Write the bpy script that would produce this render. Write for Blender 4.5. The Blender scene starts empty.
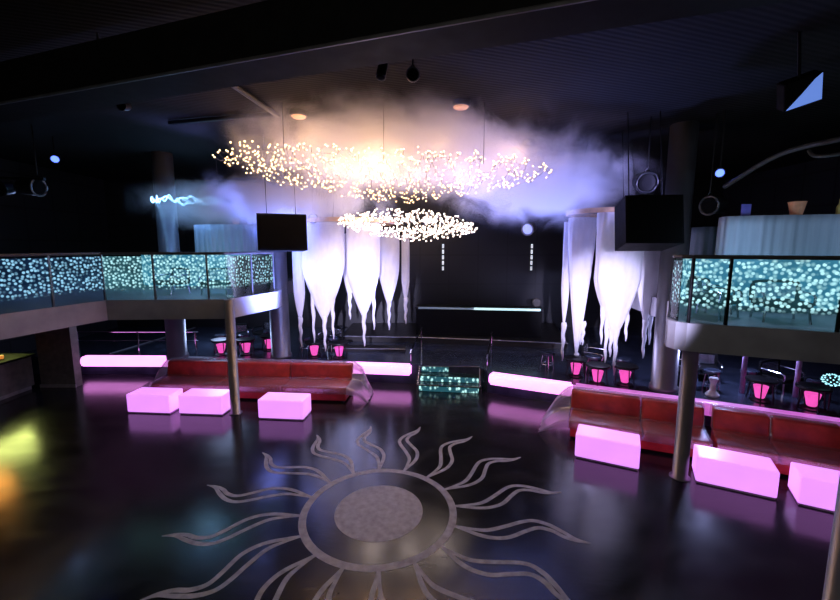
import bpy, bmesh, math, random
from mathutils import Vector, Matrix, noise
random.seed(7)
PI = math.pi
S = bpy.context.scene
COL = S.collection

# ------------------------------------------------------------------ materials
def new_mat(name):
    m = bpy.data.materials.new(name); m.use_nodes = True
    nt = m.node_tree
    return m, nt, nt.nodes['Principled BSDF']

def rough_mat(name, col, rough=0.5, metal=0.0, var=0.25, scale=6.0, bump=0.0, spec=0.5, rvar=0.12, coat=0.0):
    m, nt, p = new_mat(name)
    tc = nt.nodes.new('ShaderNodeTexCoord')
    nz = nt.nodes.new('ShaderNodeTexNoise'); nz.inputs['Scale'].default_value = scale; nz.inputs['Detail'].default_value = 5
    nt.links.new(tc.outputs['Object'], nz.inputs['Vector'])
    rp = nt.nodes.new('ShaderNodeValToRGB')
    a = [max(0, c * (1 - var)) for c in col]; b = [min(1, c * (1 + var)) for c in col]
    rp.color_ramp.elements[0].color = (*a, 1); rp.color_ramp.elements[1].color = (*b, 1)
    rp.color_ramp.elements[0].position = .3; rp.color_ramp.elements[1].position = .7
    nt.links.new(nz.outputs['Fac'], rp.inputs['Fac']); nt.links.new(rp.outputs['Color'], p.inputs['Base Color'])
    mr = nt.nodes.new('ShaderNodeMapRange'); mr.inputs['To Min'].default_value = max(.02, rough - rvar); mr.inputs['To Max'].default_value = min(1, rough + rvar)
    nt.links.new(nz.outputs['Fac'], mr.inputs['Value']); nt.links.new(mr.outputs['Result'], p.inputs['Roughness'])
    p.inputs['Metallic'].default_value = metal
    p.inputs['Specular IOR Level'].default_value = spec
    p.inputs['Coat Weight'].default_value = coat
    if bump:
        bp = nt.nodes.new('ShaderNodeBump'); bp.inputs['Strength'].default_value = bump; bp.inputs['Distance'].default_value = .02
        nt.links.new(nz.outputs['Fac'], bp.inputs['Height']); nt.links.new(bp.outputs['Normal'], p.inputs['Normal'])
    return m

def glow_mat(name, col, strength, base=None, var=0.08, scale=3.0, sample=True):
    m, nt, p = new_mat(name)
    p.inputs['Base Color'].default_value = (*(base or col), 1)
    p.inputs['Roughness'].default_value = .3
    tc = nt.nodes.new('ShaderNodeTexCoord')
    nz = nt.nodes.new('ShaderNodeTexNoise'); nz.inputs['Scale'].default_value = scale
    nt.links.new(tc.outputs['Object'], nz.inputs['Vector'])
    mr = nt.nodes.new('ShaderNodeMapRange'); mr.inputs['To Min'].default_value = strength * (1 - var); mr.inputs['To Max'].default_value = strength * (1 + var)
    nt.links.new(nz.outputs['Fac'], mr.inputs['Value']); nt.links.new(mr.outputs['Result'], p.inputs['Emission Strength'])
    p.inputs['Emission Color'].default_value = (*col, 1)
    if not sample: m.cycles.emission_sampling = 'NONE'
    return m

def floor_mat():
    m, nt, p = new_mat('black_polished_concrete')
    tc = nt.nodes.new('ShaderNodeTexCoord')
    n1 = nt.nodes.new('ShaderNodeTexNoise'); n1.inputs['Scale'].default_value = 1.3; n1.inputs['Detail'].default_value = 8; n1.inputs['Distortion'].default_value = .6
    n2 = nt.nodes.new('ShaderNodeTexNoise'); n2.inputs['Scale'].default_value = 6; n2.inputs['Detail'].default_value = 6
    mp = nt.nodes.new('ShaderNodeMapping'); mp.inputs['Scale'].default_value = (1, 2.2, 1); mp.inputs['Rotation'].default_value = (0, 0, .4)
    nt.links.new(tc.outputs['Object'], mp.inputs['Vector'])
    nt.links.new(mp.outputs['Vector'], n1.inputs['Vector']); nt.links.new(mp.outputs['Vector'], n2.inputs['Vector'])
    rp = nt.nodes.new('ShaderNodeValToRGB'); rp.color_ramp.elements[0].color = (.007, .008, .010, 1); rp.color_ramp.elements[1].color = (.022, .023, .026, 1)
    rp.color_ramp.elements[0].position = .3; rp.color_ramp.elements[1].position = .75
    nt.links.new(n1.outputs['Fac'], rp.inputs['Fac']); nt.links.new(rp.outputs['Color'], p.inputs['Base Color'])
    mr = nt.nodes.new('ShaderNodeMapRange'); mr.inputs['To Min'].default_value = .10; mr.inputs['To Max'].default_value = .26
    nt.links.new(n1.outputs['Fac'], mr.inputs['Value']); nt.links.new(mr.outputs['Result'], p.inputs['Roughness'])
    bp = nt.nodes.new('ShaderNodeBump'); bp.inputs['Strength'].default_value = .05; bp.inputs['Distance'].default_value = .012
    ad = nt.nodes.new('ShaderNodeMath'); nt.links.new(n1.outputs['Fac'], ad.inputs[0]); nt.links.new(n2.outputs['Fac'], ad.inputs[1])
    nt.links.new(ad.outputs[0], bp.inputs['Height']); nt.links.new(bp.outputs['Normal'], p.inputs['Normal'])
    return m

def tile_mat(name, col, line, size, axes='XZ'):
    m, nt, p = new_mat(name)
    tc = nt.nodes.new('ShaderNodeTexCoord')
    sp = nt.nodes.new('ShaderNodeSeparateXYZ'); nt.links.new(tc.outputs['Object'], sp.inputs[0])
    cb = nt.nodes.new('ShaderNodeCombineXYZ')
    nt.links.new(sp.outputs[axes[0]], cb.inputs['X']); nt.links.new(sp.outputs[axes[1]], cb.inputs['Y'])
    br = nt.nodes.new('ShaderNodeTexBrick'); br.offset = 0; br.inputs['Scale'].default_value = 1
    br.inputs['Brick Width'].default_value = size; br.inputs['Row Height'].default_value = size; br.inputs['Mortar Size'].default_value = .03
    br.inputs['Color1'].default_value = (*col, 1); br.inputs['Color2'].default_value = (*[c * 1.35 for c in col], 1); br.inputs['Mortar'].default_value = (*line, 1)
    nt.links.new(cb.outputs[0], br.inputs['Vector']); nt.links.new(br.outputs['Color'], p.inputs['Base Color'])
    bp = nt.nodes.new('ShaderNodeBump'); bp.inputs['Strength'].default_value = .5; bp.invert = True
    nt.links.new(br.outputs['Fac'], bp.inputs['Height']); nt.links.new(bp.outputs['Normal'], p.inputs['Normal'])
    p.inputs['Roughness'].default_value = .42
    return m

def ceiling_mat():
    m, nt, p = new_mat('corrugated_dark_ceiling')
    tc = nt.nodes.new('ShaderNodeTexCoord')
    wv = nt.nodes.new('ShaderNodeTexWave'); wv.inputs['Scale'].default_value = 3.2; wv.bands_direction = 'X'
    mp = nt.nodes.new('ShaderNodeMapping'); mp.inputs['Rotation'].default_value = (0, 0, 1.25)
    nz = nt.nodes.new('ShaderNodeTexNoise'); nz.inputs['Scale'].default_value = .7; nz.inputs['Detail'].default_value = 6
    nt.links.new(tc.outputs['Object'], mp.inputs['Vector']); nt.links.new(mp.outputs['Vector'], wv.inputs['Vector']); nt.links.new(tc.outputs['Object'], nz.inputs['Vector'])
    rp = nt.nodes.new('ShaderNodeValToRGB'); rp.color_ramp.elements[0].color = (.008, .007, .006, 1); rp.color_ramp.elements[1].color = (.020, .017, .014, 1)
    nt.links.new(nz.outputs['Fac'], rp.inputs['Fac']); nt.links.new(rp.outputs['Color'], p.inputs['Base Color'])
    bp = nt.nodes.new('ShaderNodeBump'); bp.inputs['Strength'].default_value = .18; bp.inputs['Distance'].default_value = .03
    nt.links.new(wv.outputs['Fac'], bp.inputs['Height']); nt.links.new(bp.outputs['Normal'], p.inputs['Normal'])
    p.inputs['Roughness'].default_value = .85; p.inputs['Specular IOR Level'].default_value = .1
    return m

def led_glass_mat(name, haze, dots, hcol=(.16, .62, .78), dcol=(.50, .93, 1)):
    """clear glass with a scatter of small LEDs set in it; coordinates in metres from UV"""
    m = bpy.data.materials.new(name); m.use_nodes = True
    nt = m.node_tree; nt.nodes.clear()
    L = nt.links.new
    out = nt.nodes.new('ShaderNodeOutputMaterial')
    uv = nt.nodes.new('ShaderNodeUVMap')
    vo = nt.nodes.new('ShaderNodeTexVoronoi'); vo.voronoi_dimensions = '2D'; vo.inputs['Scale'].default_value = 13; vo.inputs['Randomness'].default_value = .85
    L(uv.outputs[0], vo.inputs['Vector'])
    lt = nt.nodes.new('ShaderNodeMapRange'); lt.interpolation_type = 'SMOOTHSTEP'
    lt.inputs['From Min'].default_value = .42; lt.inputs['From Max'].default_value = .22; lt.inputs['To Min'].default_value = 0; lt.inputs['To Max'].default_value = 1
    L(vo.outputs['Distance'], lt.inputs['Value'])
    sx = nt.nodes.new('ShaderNodeSeparateXYZ'); L(uv.outputs[0], sx.inputs[0])
    vm = nt.nodes.new('ShaderNodeMapRange'); vm.inputs['From Min'].default_value = .24; vm.inputs['From Max'].default_value = .36
    L(sx.outputs['Y'], vm.inputs['Value'])
    wn = nt.nodes.new('ShaderNodeSeparateColor'); L(vo.outputs['Color'], wn.inputs[0])
    br = nt.nodes.new('ShaderNodeMapRange'); br.inputs['To Min'].default_value = .05; br.inputs['To Max'].default_value = 1.0
    L(wn.outputs[0], br.inputs['Value'])
    m1 = nt.nodes.new('ShaderNodeMath'); m1.operation = 'MULTIPLY'; L(lt.outputs[0], m1.inputs[0]); L(vm.outputs[0], m1.inputs[1])
    m2 = nt.nodes.new('ShaderNodeMath'); m2.operation = 'MULTIPLY'; L(m1.outputs[0], m2.inputs[0]); L(br.outputs[0], m2.inputs[1])
    em = nt.nodes.new('ShaderNodeEmission'); em.inputs['Color'].default_value = (*dcol, 1); em.inputs['Strength'].default_value = dots
    tr = nt.nodes.new('ShaderNodeBsdfTransparent'); tr.inputs['Color'].default_value = (.86, .93, .95, 1)
    # faint glow put into the pane, standing in for the lit background
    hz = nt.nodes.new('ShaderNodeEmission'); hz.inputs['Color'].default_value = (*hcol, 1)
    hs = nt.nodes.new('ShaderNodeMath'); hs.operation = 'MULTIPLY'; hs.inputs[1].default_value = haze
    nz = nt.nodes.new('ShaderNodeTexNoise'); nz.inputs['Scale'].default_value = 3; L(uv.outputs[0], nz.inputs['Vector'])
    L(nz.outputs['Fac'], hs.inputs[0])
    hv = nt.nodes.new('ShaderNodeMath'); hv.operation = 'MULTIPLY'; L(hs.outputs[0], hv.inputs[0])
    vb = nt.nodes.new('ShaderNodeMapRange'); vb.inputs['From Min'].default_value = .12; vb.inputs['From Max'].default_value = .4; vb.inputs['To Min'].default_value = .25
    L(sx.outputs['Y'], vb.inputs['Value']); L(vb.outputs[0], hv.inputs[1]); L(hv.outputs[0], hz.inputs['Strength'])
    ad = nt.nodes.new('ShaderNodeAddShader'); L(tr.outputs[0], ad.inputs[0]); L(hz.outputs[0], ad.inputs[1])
    mx = nt.nodes.new('ShaderNodeMixShader'); L(m2.outputs[0], mx.inputs[0]); L(ad.outputs[0], mx.inputs[1]); L(em.outputs[0], mx.inputs[2])
    gl = nt.nodes.new('ShaderNodeBsdfGlossy'); gl.inputs['Roughness'].default_value = .04
    fr = nt.nodes.new('ShaderNodeFresnel'); fr.inputs['IOR'].default_value = 1.35
    m3 = nt.nodes.new('ShaderNodeMixShader'); L(fr.outputs[0], m3.inputs[0]); L(mx.outputs[0], m3.inputs[1]); L(gl.outputs[0], m3.inputs[2])
    L(m3.outputs[0], out.inputs['Surface'])
    m.cycles.emission_sampling = 'NONE'
    return m

def led_wall_mat():
    m, nt, p = new_mat('cyan_led_wall'); L = nt.links.new
    tc = nt.nodes.new('ShaderNodeTexCoord')
    vo = nt.nodes.new('ShaderNodeTexVoronoi'); vo.inputs['Scale'].default_value = 9
    nz = nt.nodes.new('ShaderNodeTexNoise'); nz.inputs['Scale'].default_value = 1.6
    L(tc.outputs['Object'], vo.inputs['Vector']); L(tc.outputs['Object'], nz.inputs['Vector'])
    rp = nt.nodes.new('ShaderNodeValToRGB'); rp.color_ramp.elements[0].color = (.60, 1, 1, 1); rp.color_ramp.elements[0].position = .12
    rp.color_ramp.elements[1].color = (.02, .16, .26, 1); rp.color_ramp.elements[1].position = .5
    L(vo.outputs['Distance'], rp.inputs['Fac']); L(rp.outputs[0], p.inputs['Emission Color'])
    mr = nt.nodes.new('ShaderNodeMapRange'); mr.inputs['To Min'].default_value = .35; mr.inputs['To Max'].default_value = 1.25
    L(nz.outputs['Fac'], mr.inputs['Value']); L(mr.outputs[0], p.inputs['Emission Strength'])
    p.inputs['Base Color'].default_value = (.1, .2, .22, 1); p.inputs['Roughness'].default_value = .15
    return m

def film_mat(name, white=.16, gloss=.16):
    m = bpy.data.materials.new(name); m.use_nodes = True
    nt = m.node_tree; nt.nodes.clear(); L = nt.links.new
    out = nt.nodes.new('ShaderNodeOutputMaterial')
    tr = nt.nodes.new('ShaderNodeBsdfTransparent'); tr.inputs['Color'].default_value = (.95, .93, .96, 1)
    df = nt.nodes.new('ShaderNodeBsdfDiffuse'); df.inputs['Color'].default_value = (.75, .73, .78, 1)
    tl = nt.nodes.new('ShaderNodeBsdfTranslucent'); tl.inputs['Color'].default_value = (.75, .73, .78, 1)
    gl = nt.nodes.new('ShaderNodeBsdfGlossy'); gl.inputs['Roughness'].default_value = .18; gl.inputs['Color'].default_value = (.9, .88, .95, 1)
    tc = nt.nodes.new('ShaderNodeTexCoord'); nz = nt.nodes.new('ShaderNodeTexNoise'); nz.inputs['Scale'].default_value = 5; nz.inputs['Detail'].default_value = 6; nz.inputs['Distortion'].default_value = 1.2
    L(tc.outputs['Object'], nz.inputs['Vector'])
    bp = nt.nodes.new('ShaderNodeBump'); bp.inputs['Strength'].default_value = .7; bp.inputs['Distance'].default_value = .05; L(nz.outputs['Fac'], bp.inputs['Height'])
    for s in (df, gl, tl): L(bp.outputs['Normal'], s.inputs['Normal'])
    a = nt.nodes.new('ShaderNodeMixShader'); a.inputs[0].default_value = .5; L(df.outputs[0], a.inputs[1]); L(tl.outputs[0], a.inputs[2])
    b = nt.nodes.new('ShaderNodeMixShader'); b.inputs[0].default_value = gloss / (gloss + white); L(a.outputs[0], b.inputs[1]); L(gl.outputs[0], b.inputs[2])
    c = nt.nodes.new('ShaderNodeMixShader'); c.inputs[0].default_value = white + gloss; L(tr.outputs[0], c.inputs[1]); L(b.outputs[0], c.inputs[2])
    L(c.outputs[0], out.inputs['Surface'])
    return m

def cloth_mat(name, col, trans=.5, scale=(1, 1, 1), var=.15):
    m = bpy.data.materials.new(name); m.use_nodes = True
    nt = m.node_tree; nt.nodes.clear(); L = nt.links.new
    out = nt.nodes.new('ShaderNodeOutputMaterial')
    tc = nt.nodes.new('ShaderNodeTexCoord'); mp = nt.nodes.new('ShaderNodeMapping'); mp.inputs['Scale'].default_value = scale
    nz = nt.nodes.new('ShaderNodeTexNoise'); nz.inputs['Scale'].default_value = 4; nz.inputs['Detail'].default_value = 4
    L(tc.outputs['Object'], mp.inputs['Vector']); L(mp.outputs['Vector'], nz.inputs['Vector'])
    rp = nt.nodes.new('ShaderNodeValToRGB')
    rp.color_ramp.elements[0].color = (*[c * (1 - var) for c in col], 1); rp.color_ramp.elements[1].color = (*[min(1, c * (1 + var)) for c in col], 1)
    L(nz.outputs['Fac'], rp.inputs['Fac'])
    df = nt.nodes.new('ShaderNodeBsdfDiffuse'); tl = nt.nodes.new('ShaderNodeBsdfTranslucent')
    L(rp.outputs[0], df.inputs['Color']); L(rp.outputs[0], tl.inputs['Color'])
    a = nt.nodes.new('ShaderNodeMixShader'); a.inputs[0].default_value = trans; L(df.outputs[0], a.inputs[1]); L(tl.outputs[0], a.inputs[2])
    L(a.outputs[0], out.inputs['Surface'])
    return m

def haze_mat(name, gain, noise_scale, thresh, radii, seed=0.0):
    m = bpy.data.materials.new(name); m.use_nodes = True
    nt = m.node_tree; nt.nodes.clear(); L = nt.links.new
    out = nt.nodes.new('ShaderNodeOutputMaterial')
    tc = nt.nodes.new('ShaderNodeTexCoord')
    of = nt.nodes.new('ShaderNodeMapping'); of.inputs['Location'].default_value = (seed, seed * .7, 0)
    L(tc.outputs['Object'], of.inputs['Vector'])
    nz = nt.nodes.new('ShaderNodeTexNoise'); nz.inputs['Scale'].default_value = noise_scale; nz.inputs['Detail'].default_value = 8; nz.inputs['Roughness'].default_value = .62; nz.inputs['Distortion'].default_value = .9
    L(of.outputs['Vector'], nz.inputs['Vector'])
    mp = nt.nodes.new('ShaderNodeMapping'); mp.vector_type = 'POINT'; mp.inputs['Scale'].default_value = tuple(1 / r for r in radii)
    L(tc.outputs['Object'], mp.inputs['Vector'])
    ln = nt.nodes.new('ShaderNodeVectorMath'); ln.operation = 'LENGTH'; L(mp.outputs['Vector'], ln.inputs[0])
    fo = nt.nodes.new('ShaderNodeMapRange'); fo.interpolation_type = 'SMOOTHSTEP'; fo.inputs['From Min'].default_value = 1.0; fo.inputs['From Max'].default_value = .15
    L(ln.outputs['Value'], fo.inputs['Value'])
    # noise minus a threshold that rises towards the edge -> wispy outline
    nr = nt.nodes.new('ShaderNodeMapRange'); nr.inputs['From Min'].default_value = thresh; nr.inputs['From Max'].default_value = thresh + .17
    sm = nt.nodes.new('ShaderNodeMath'); sm.operation = 'MULTIPLY_ADD'; sm.inputs[1].default_value = .35; L(fo.outputs[0], sm.inputs[0]); L(nz.outputs['Fac'], sm.inputs[2])
    sb = nt.nodes.new('ShaderNodeMath'); sb.operation = 'SUBTRACT'; L(sm.outputs[0], sb.inputs[0]); sb.inputs[1].default_value = .18
    L(sb.outputs[0], nr.inputs['Value'])
    mu = nt.nodes.new('ShaderNodeMath'); mu.operation = 'MULTIPLY'; L(nr.outputs[0], mu.inputs[0]); L(fo.outputs[0], mu.inputs[1])
    mg = nt.nodes.new('ShaderNodeMath'); mg.operation = 'MULTIPLY'; L(mu.outputs[0], mg.inputs[0]); mg.inputs[1].default_value = gain
    vs = nt.nodes.new('ShaderNodeVolumeScatter'); vs.inputs['Color'].default_value = (.97, .97, .98, 1); vs.inputs['Anisotropy'].default_value = .1
    L(mg.outputs[0], vs.inputs['Density'])
    L(vs.outputs[0], out.inputs['Volume'])
    return m

M = {}
M['floor'] = floor_mat()
M['ceiling'] = ceiling_mat()
M['back_tile'] = tile_mat('black_wall_tile', (.007, .007, .008), (.002, .002, .002), 1.27)
M['side_tile'] = tile_mat('dark_wall_panel', (.013, .014, .018), (.004, .004, .005), 1.1, 'YZ')
M['dark'] = rough_mat('matt_black_paint', (.005, .005, .0055), .7, spec=.12)
M['duct'] = rough_mat('black_duct_metal', (.006, .0055, .005), .7, spec=.08)
M['edge'] = rough_mat('worn_grey_edge', (.09, .085, .08), .45, .4)
M['stage'] = rough_mat('dark_glossy_stage_floor', (.035, .045, .07), .2, var=.4, scale=3)
M['riser'] = rough_mat('dark_brown_riser', (.014, .012, .011), .45)
M['trim'] = rough_mat('pale_metal_trim', (.22, .22, .24), .4, .6)
M['fascia'] = rough_mat('brushed_grey_fascia', (.36, .355, .375), .42, .2, var=.12, scale=3)
M['column'] = rough_mat('polished_steel_column', (.23, .225, .25), .33, .5, var=.10, scale=2.0, rvar=.06)
M['chrome'] = rough_mat('chrome_tube', (.6, .6, .63), .15, 1.0, var=.05)
M['black_metal'] = rough_mat('black_metal', (.015, .015, .017), .35, .5)
M['cabinet'] = rough_mat('black_speaker_cabinet', (.003, .003, .0035), .7, bump=.1, spec=.1)
M['mesh'] = rough_mat('black_speaker_grille', (.002, .002, .002), .8, spec=.1)
M['red'] = rough_mat('red_leather', (.52, .050, .032), .40, var=.3, scale=3.5, bump=.25)
M['red_dark'] = rough_mat('dark_red_base', (.50, .030, .026), .5)
M['film'] = film_mat('clear_plastic_film', .20, .15)
M['film_fold'] = film_mat('gathered_plastic_film', .30, .2)
M['cube'] = glow_mat('pink_lit_plastic', (.88, .31, 1.15), 1.0, base=(.85, .72, .80), var=.10, scale=2.2)
M['cube_base'] = rough_mat('milky_plastic_rim', (.55, .42, .55), .35)
M['ledge'] = glow_mat('pink_white_lit_ledge', (1.0, .31, .98), 2.3, base=(.7, .6, .7), var=.1)
M['ledge_dim'] = glow_mat('magenta_dim_ledge', (.62, .12, .62), .75, base=(.5, .4, .5), var=.3)
M['lip'] = rough_mat('pale_stage_lip', (.42, .38, .44), .35)
M['pot'] = glow_mat('pink_lit_pot', (1.0, .10, .55), .9, base=(.6, .1, .4), var=.2, scale=8)
M['emblem'] = rough_mat('worn_grey_floor_paint', (.34, .345, .39), .5, var=.30, scale=9, rvar=.1)
M['curtain'] = cloth_mat('grey_blue_curtain', (.50, .58, .66), .25, (6, 6, .3), .12)
M['drape'] = cloth_mat('white_stretch_drape', (.86, .85, .88), .45, (2.5, 2.5, 1.0), .10)
M['wood'] = rough_mat('pale_wood_rim', (.62, .40, .24), .5, var=.2, scale=8)
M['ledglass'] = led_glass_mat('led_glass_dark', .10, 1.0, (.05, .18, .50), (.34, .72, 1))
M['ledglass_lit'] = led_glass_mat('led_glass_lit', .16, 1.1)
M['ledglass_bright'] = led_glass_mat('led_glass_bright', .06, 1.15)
M['led_wall'] = led_wall_mat()
M['post'] = rough_mat('pink_lit_post', (.55, .35, .58), .3)  # pink light on the posts is put into their colour
M['cyan_dot'] = glow_mat('cyan_dot_light', (.4, .9, 1.0), 1.6, sample=False)
M['clear'] = film_mat('clear_acrylic', .05, .14)
M['bulb'] = glow_mat('warm_fairy_bulb', (1.0, .66, .30), 7, sample=False, var=.5, scale=9)
M['bulb_white'] = glow_mat('pale_fairy_bulb', (1.0, .80, .66), 7, sample=False, var=.5, scale=9)
M['wire'] = rough_mat('pale_wire', (.35, .30, .26), .5, var=.1)
M['neon'] = glow_mat('ice_blue_tube', (.25, .58, 1.0), 7, sample=False, var=.6, scale=4)
M['blue_lens'] = glow_mat('blue_lens', (.10, .18, 1.0), 3, sample=False)
M['pale_lens'] = glow_mat('pale_blue_lens', (.5, .58, 1.0), .45, sample=False)
M['flood'] = glow_mat('blue_flood_glass', (.16, .30, .85), .75, sample=False)
M['downlight'] = glow_mat('warm_downlight_glass', (1.0, .50, .28), .35, sample=False)
M['strip'] = glow_mat('white_strip_light', (.85, .9, 1.0), .75, sample=False, var=.9, scale=6)
M['strip_cyan'] = glow_mat('pale_cyan_strip_light', (.62, .95, .95), .95, sample=False)
M['strip_dim'] = glow_mat('dim_cyan_strip_light', (.4, .55, .6), .10, sample=False)
M['amber'] = glow_mat('amber_candle_glass', (1.0, .35, .06), .6, sample=False)
M['terracotta'] = rough_mat('orange_terracotta', (.72, .30, .14), .6)
M['yellow'] = rough_mat('yellow_glaze', (.62, .45, .12), .4)
M['violet'] = rough_mat('violet_card', (.12, .10, .42), .5)
M['white'] = rough_mat('white_glaze', (.75, .76, .8), .2)
M['plinth'] = rough_mat('olive_dark_wall', (.20, .19, .14), .5)
M['skirting'] = rough_mat('pale_skirting', (.35, .33, .27), .5)

def step_glass_mat():
    m, nt, p = new_mat('lit_glass_mosaic'); L = nt.links.new
    tc = nt.nodes.new('ShaderNodeTexCoord')
    vo = nt.nodes.new('ShaderNodeTexVoronoi'); vo.inputs['Scale'].default_value = 11
    mp = nt.nodes.new('ShaderNodeMapping'); mp.inputs['Scale'].default_value = (1, 1, .7)
    L(tc.outputs['Object'], mp.inputs['Vector']); L(mp.outputs[0], vo.inputs['Vector'])
    rp = nt.nodes.new('ShaderNodeValToRGB'); rp.color_ramp.elements[0].color = (.55, 1, .95, 1); rp.color_ramp.elements[0].position = .15
    rp.color_ramp.elements[1].color = (.01, .06, .08, 1); rp.color_ramp.elements[1].position = .5
    L(vo.outputs['Distance'], rp.inputs['Fac']); L(rp.outputs[0], p.inputs['Emission Color'])
    p.inputs['Emission Strength'].default_value = 1.5; p.inputs['Base Color'].default_value = (.05, .1, .12, 1); p.inputs['Roughness'].default_value = .1
    return m
M['mosaic'] = step_glass_mat()
M['tread'] = rough_mat('dark_glass_tread', (.02, .045, .05), .12)

# ------------------------------------------------------------------ mesh helpers
def obj(name, bm, mat, parent=None, smooth=False, loc=None):
    bmesh.ops.recalc_face_normals(bm, faces=bm.faces[:])
    me = bpy.data.meshes.new(name); bm.to_mesh(me); bm.free()
    if smooth:
        for p in me.polygons: p.use_smooth = True
    o = bpy.data.objects.new(name, me); COL.objects.link(o)
    if isinstance(mat, str): mat = M[mat]
    me.materials.append(mat)
    if parent: o.parent = parent
    if loc: o.location = loc
    return o

def tag(o, label=None, cat=None, group=None, kind=None):
    if label: o['label'] = label
    if cat: o['category'] = cat
    if group: o['group'] = group
    if kind: o['kind'] = kind
    return o

def thing(name, label, cat, loc=(0, 0, 0), rz=0, group=None):
    o = bpy.data.objects.new(name, None); COL.objects.link(o)
    o.empty_display_size = .1
    o.location = loc; o.rotation_euler = (0, 0, rz)
    return tag(o, label, cat, group)

def struct(name, bm, mat, label=None, smooth=False, cat=None):
    return tag(obj(name, bm, mat, smooth=smooth), label, cat, kind='structure')

def dup(root, loc, rz=None, label=None, group=None):
    r = root.copy(); COL.objects.link(r); r.location = loc
    if rz is not None: r.rotation_euler = (0, 0, rz)
    if label: r['label'] = label
    if group: r['group'] = group
    for ch in list(root.children):
        c = ch.copy(); COL.objects.link(c); c.parent = r
        for g in list(ch.children):
            d = g.copy(); COL.objects.link(d); d.parent = c
    return r

def box(bm, x0, x1, y0, y1, z0, z1, bev=0, seg=2):
    vs = [bm.verts.new(p) for p in ((x0, y0, z0), (x1, y0, z0), (x1, y1, z0), (x0, y1, z0), (x0, y0, z1), (x1, y0, z1), (x1, y1, z1), (x0, y1, z1))]
    fs = [bm.faces.new([vs[i] for i in f]) for f in ((0, 3, 2, 1), (4, 5, 6, 7), (0, 1, 5, 4), (1, 2, 6, 5), (2, 3, 7, 6), (3, 0, 4, 7))]
    if bev:
        es = list({e for f in fs for e in f.edges})
        bmesh.ops.bevel(bm, geom=es, offset=bev, segments=seg, profile=.5, affect='EDGES')
    return vs

def prism(bm, pts, z0, z1):
    b = [bm.verts.new((p[0], p[1], z0)) for p in pts]; t = [bm.verts.new((p[0], p[1], z1)) for p in pts]
    bm.faces.new(b[::-1]); bm.faces.new(t)
    n = len(pts)
    for i in range(n): bm.faces.new((b[i], b[(i + 1) % n], t[(i + 1) % n], t[i]))

def lathe(bm, prof, seg=24, cx=0, cy=0, cz=0, mat=None):
    rings = []
    for r, z in prof:
        ring = []
        for i in range(seg):
            a = 2 * PI * i / seg
            v = Vector((r * math.cos(a), r * math.sin(a), z))
            if mat: v = mat @ v
            ring.append(bm.verts.new((v.x + cx, v.y + cy, v.z + cz)))
        rings.append(ring)
    for a, b in zip(rings, rings[1:]):
        for i in range(seg): bm.faces.new((a[i], a[(i + 1) % seg], b[(i + 1) % seg], b[i]))
    bm.faces.new(rings[0][::-1]); bm.faces.new(rings[-1])

def tube(bm, pts, r, seg=8, closed=False):
    pts = [Vector(p) for p in pts]; n = len(pts); rings = []
    for i, p in enumerate(pts):
        if closed: t = pts[(i + 1) % n] - pts[i - 1]
        else: t = pts[min(i + 1, n - 1)] - pts[max(i - 1, 0)]
        t.normalize()
        up = Vector((0, 0, 1)) if abs(t.z) < .95 else Vector((1, 0, 0))
        a = t.cross(up).normalized(); b = a.cross(t)
        rr = r[i] if isinstance(r, (list, tuple)) else r
        rings.append([bm.verts.new(p + a * rr * math.cos(2 * PI * k / seg) + b * rr * math.sin(2 * PI * k / seg)) for k in range(seg)])
    m = n if closed else n - 1
    for i in range(m):
        A, B = rings[i], rings[(i + 1) % n]
        for k in range(seg): bm.faces.new((A[k], A[(k + 1) % seg], B[(k + 1) % seg], B[k]))
    if not closed:
        bm.faces.new(rings[0][::-1]); bm.faces.new(rings[-1])

def smooth_path(pts, n=8):
    P = [Vector(p) for p in pts]; out = []
    for i in range(len(P) - 1):
        p0, p1, p2, p3 = P[max(i - 1, 0)], P[i], P[i + 1], P[min(i + 2, len(P) - 1)]
        for k in range(n):
            t = k / n
            out.append(.5 * ((2 * p1) + (p2 - p0) * t + (2 * p0 - 5 * p1 + 4 * p2 - p3) * t * t + (3 * p1 - p0 - 3 * p2 + p3) * t ** 3))
    out.append(P[-1]); return out

def BM(): return bmesh.new()

# ------------------------------------------------------------------ room shell
ZC = 7.0
b = BM(); box(b, -13.7, 13.2, -5.2, 18.2, -.2, 0); struct('floor', b, 'floor', 'black polished concrete dance floor')
b = BM(); box(b, -13.7, 13.2, -5.2, 18.2, ZC, ZC + .2); struct('ceiling', b, 'ceiling', 'dark corrugated ceiling')
b = BM(); box(b, -13.5, 13.0, 18.0, 18.2, 0, ZC); struct('wall_back', b, 'back_tile', 'black square panelled wall behind the stage')
b = BM(); box(b, -13.7, -13.5, -5.2, 18.2, 0, ZC); struct('wall_left', b, 'side_tile', 'dark panelled wall above the left balcony')
b = BM(); box(b, 13.0, 13.2, -5.2, 18.2, 0, ZC); struct('wall_right', b, 'side_tile', 'dark wall behind the right balcony')
b = BM(); box(b, -13.5, 13.0, -5.2, -5.0, 0, ZC); struct('wall_front', b, 'dark')

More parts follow.
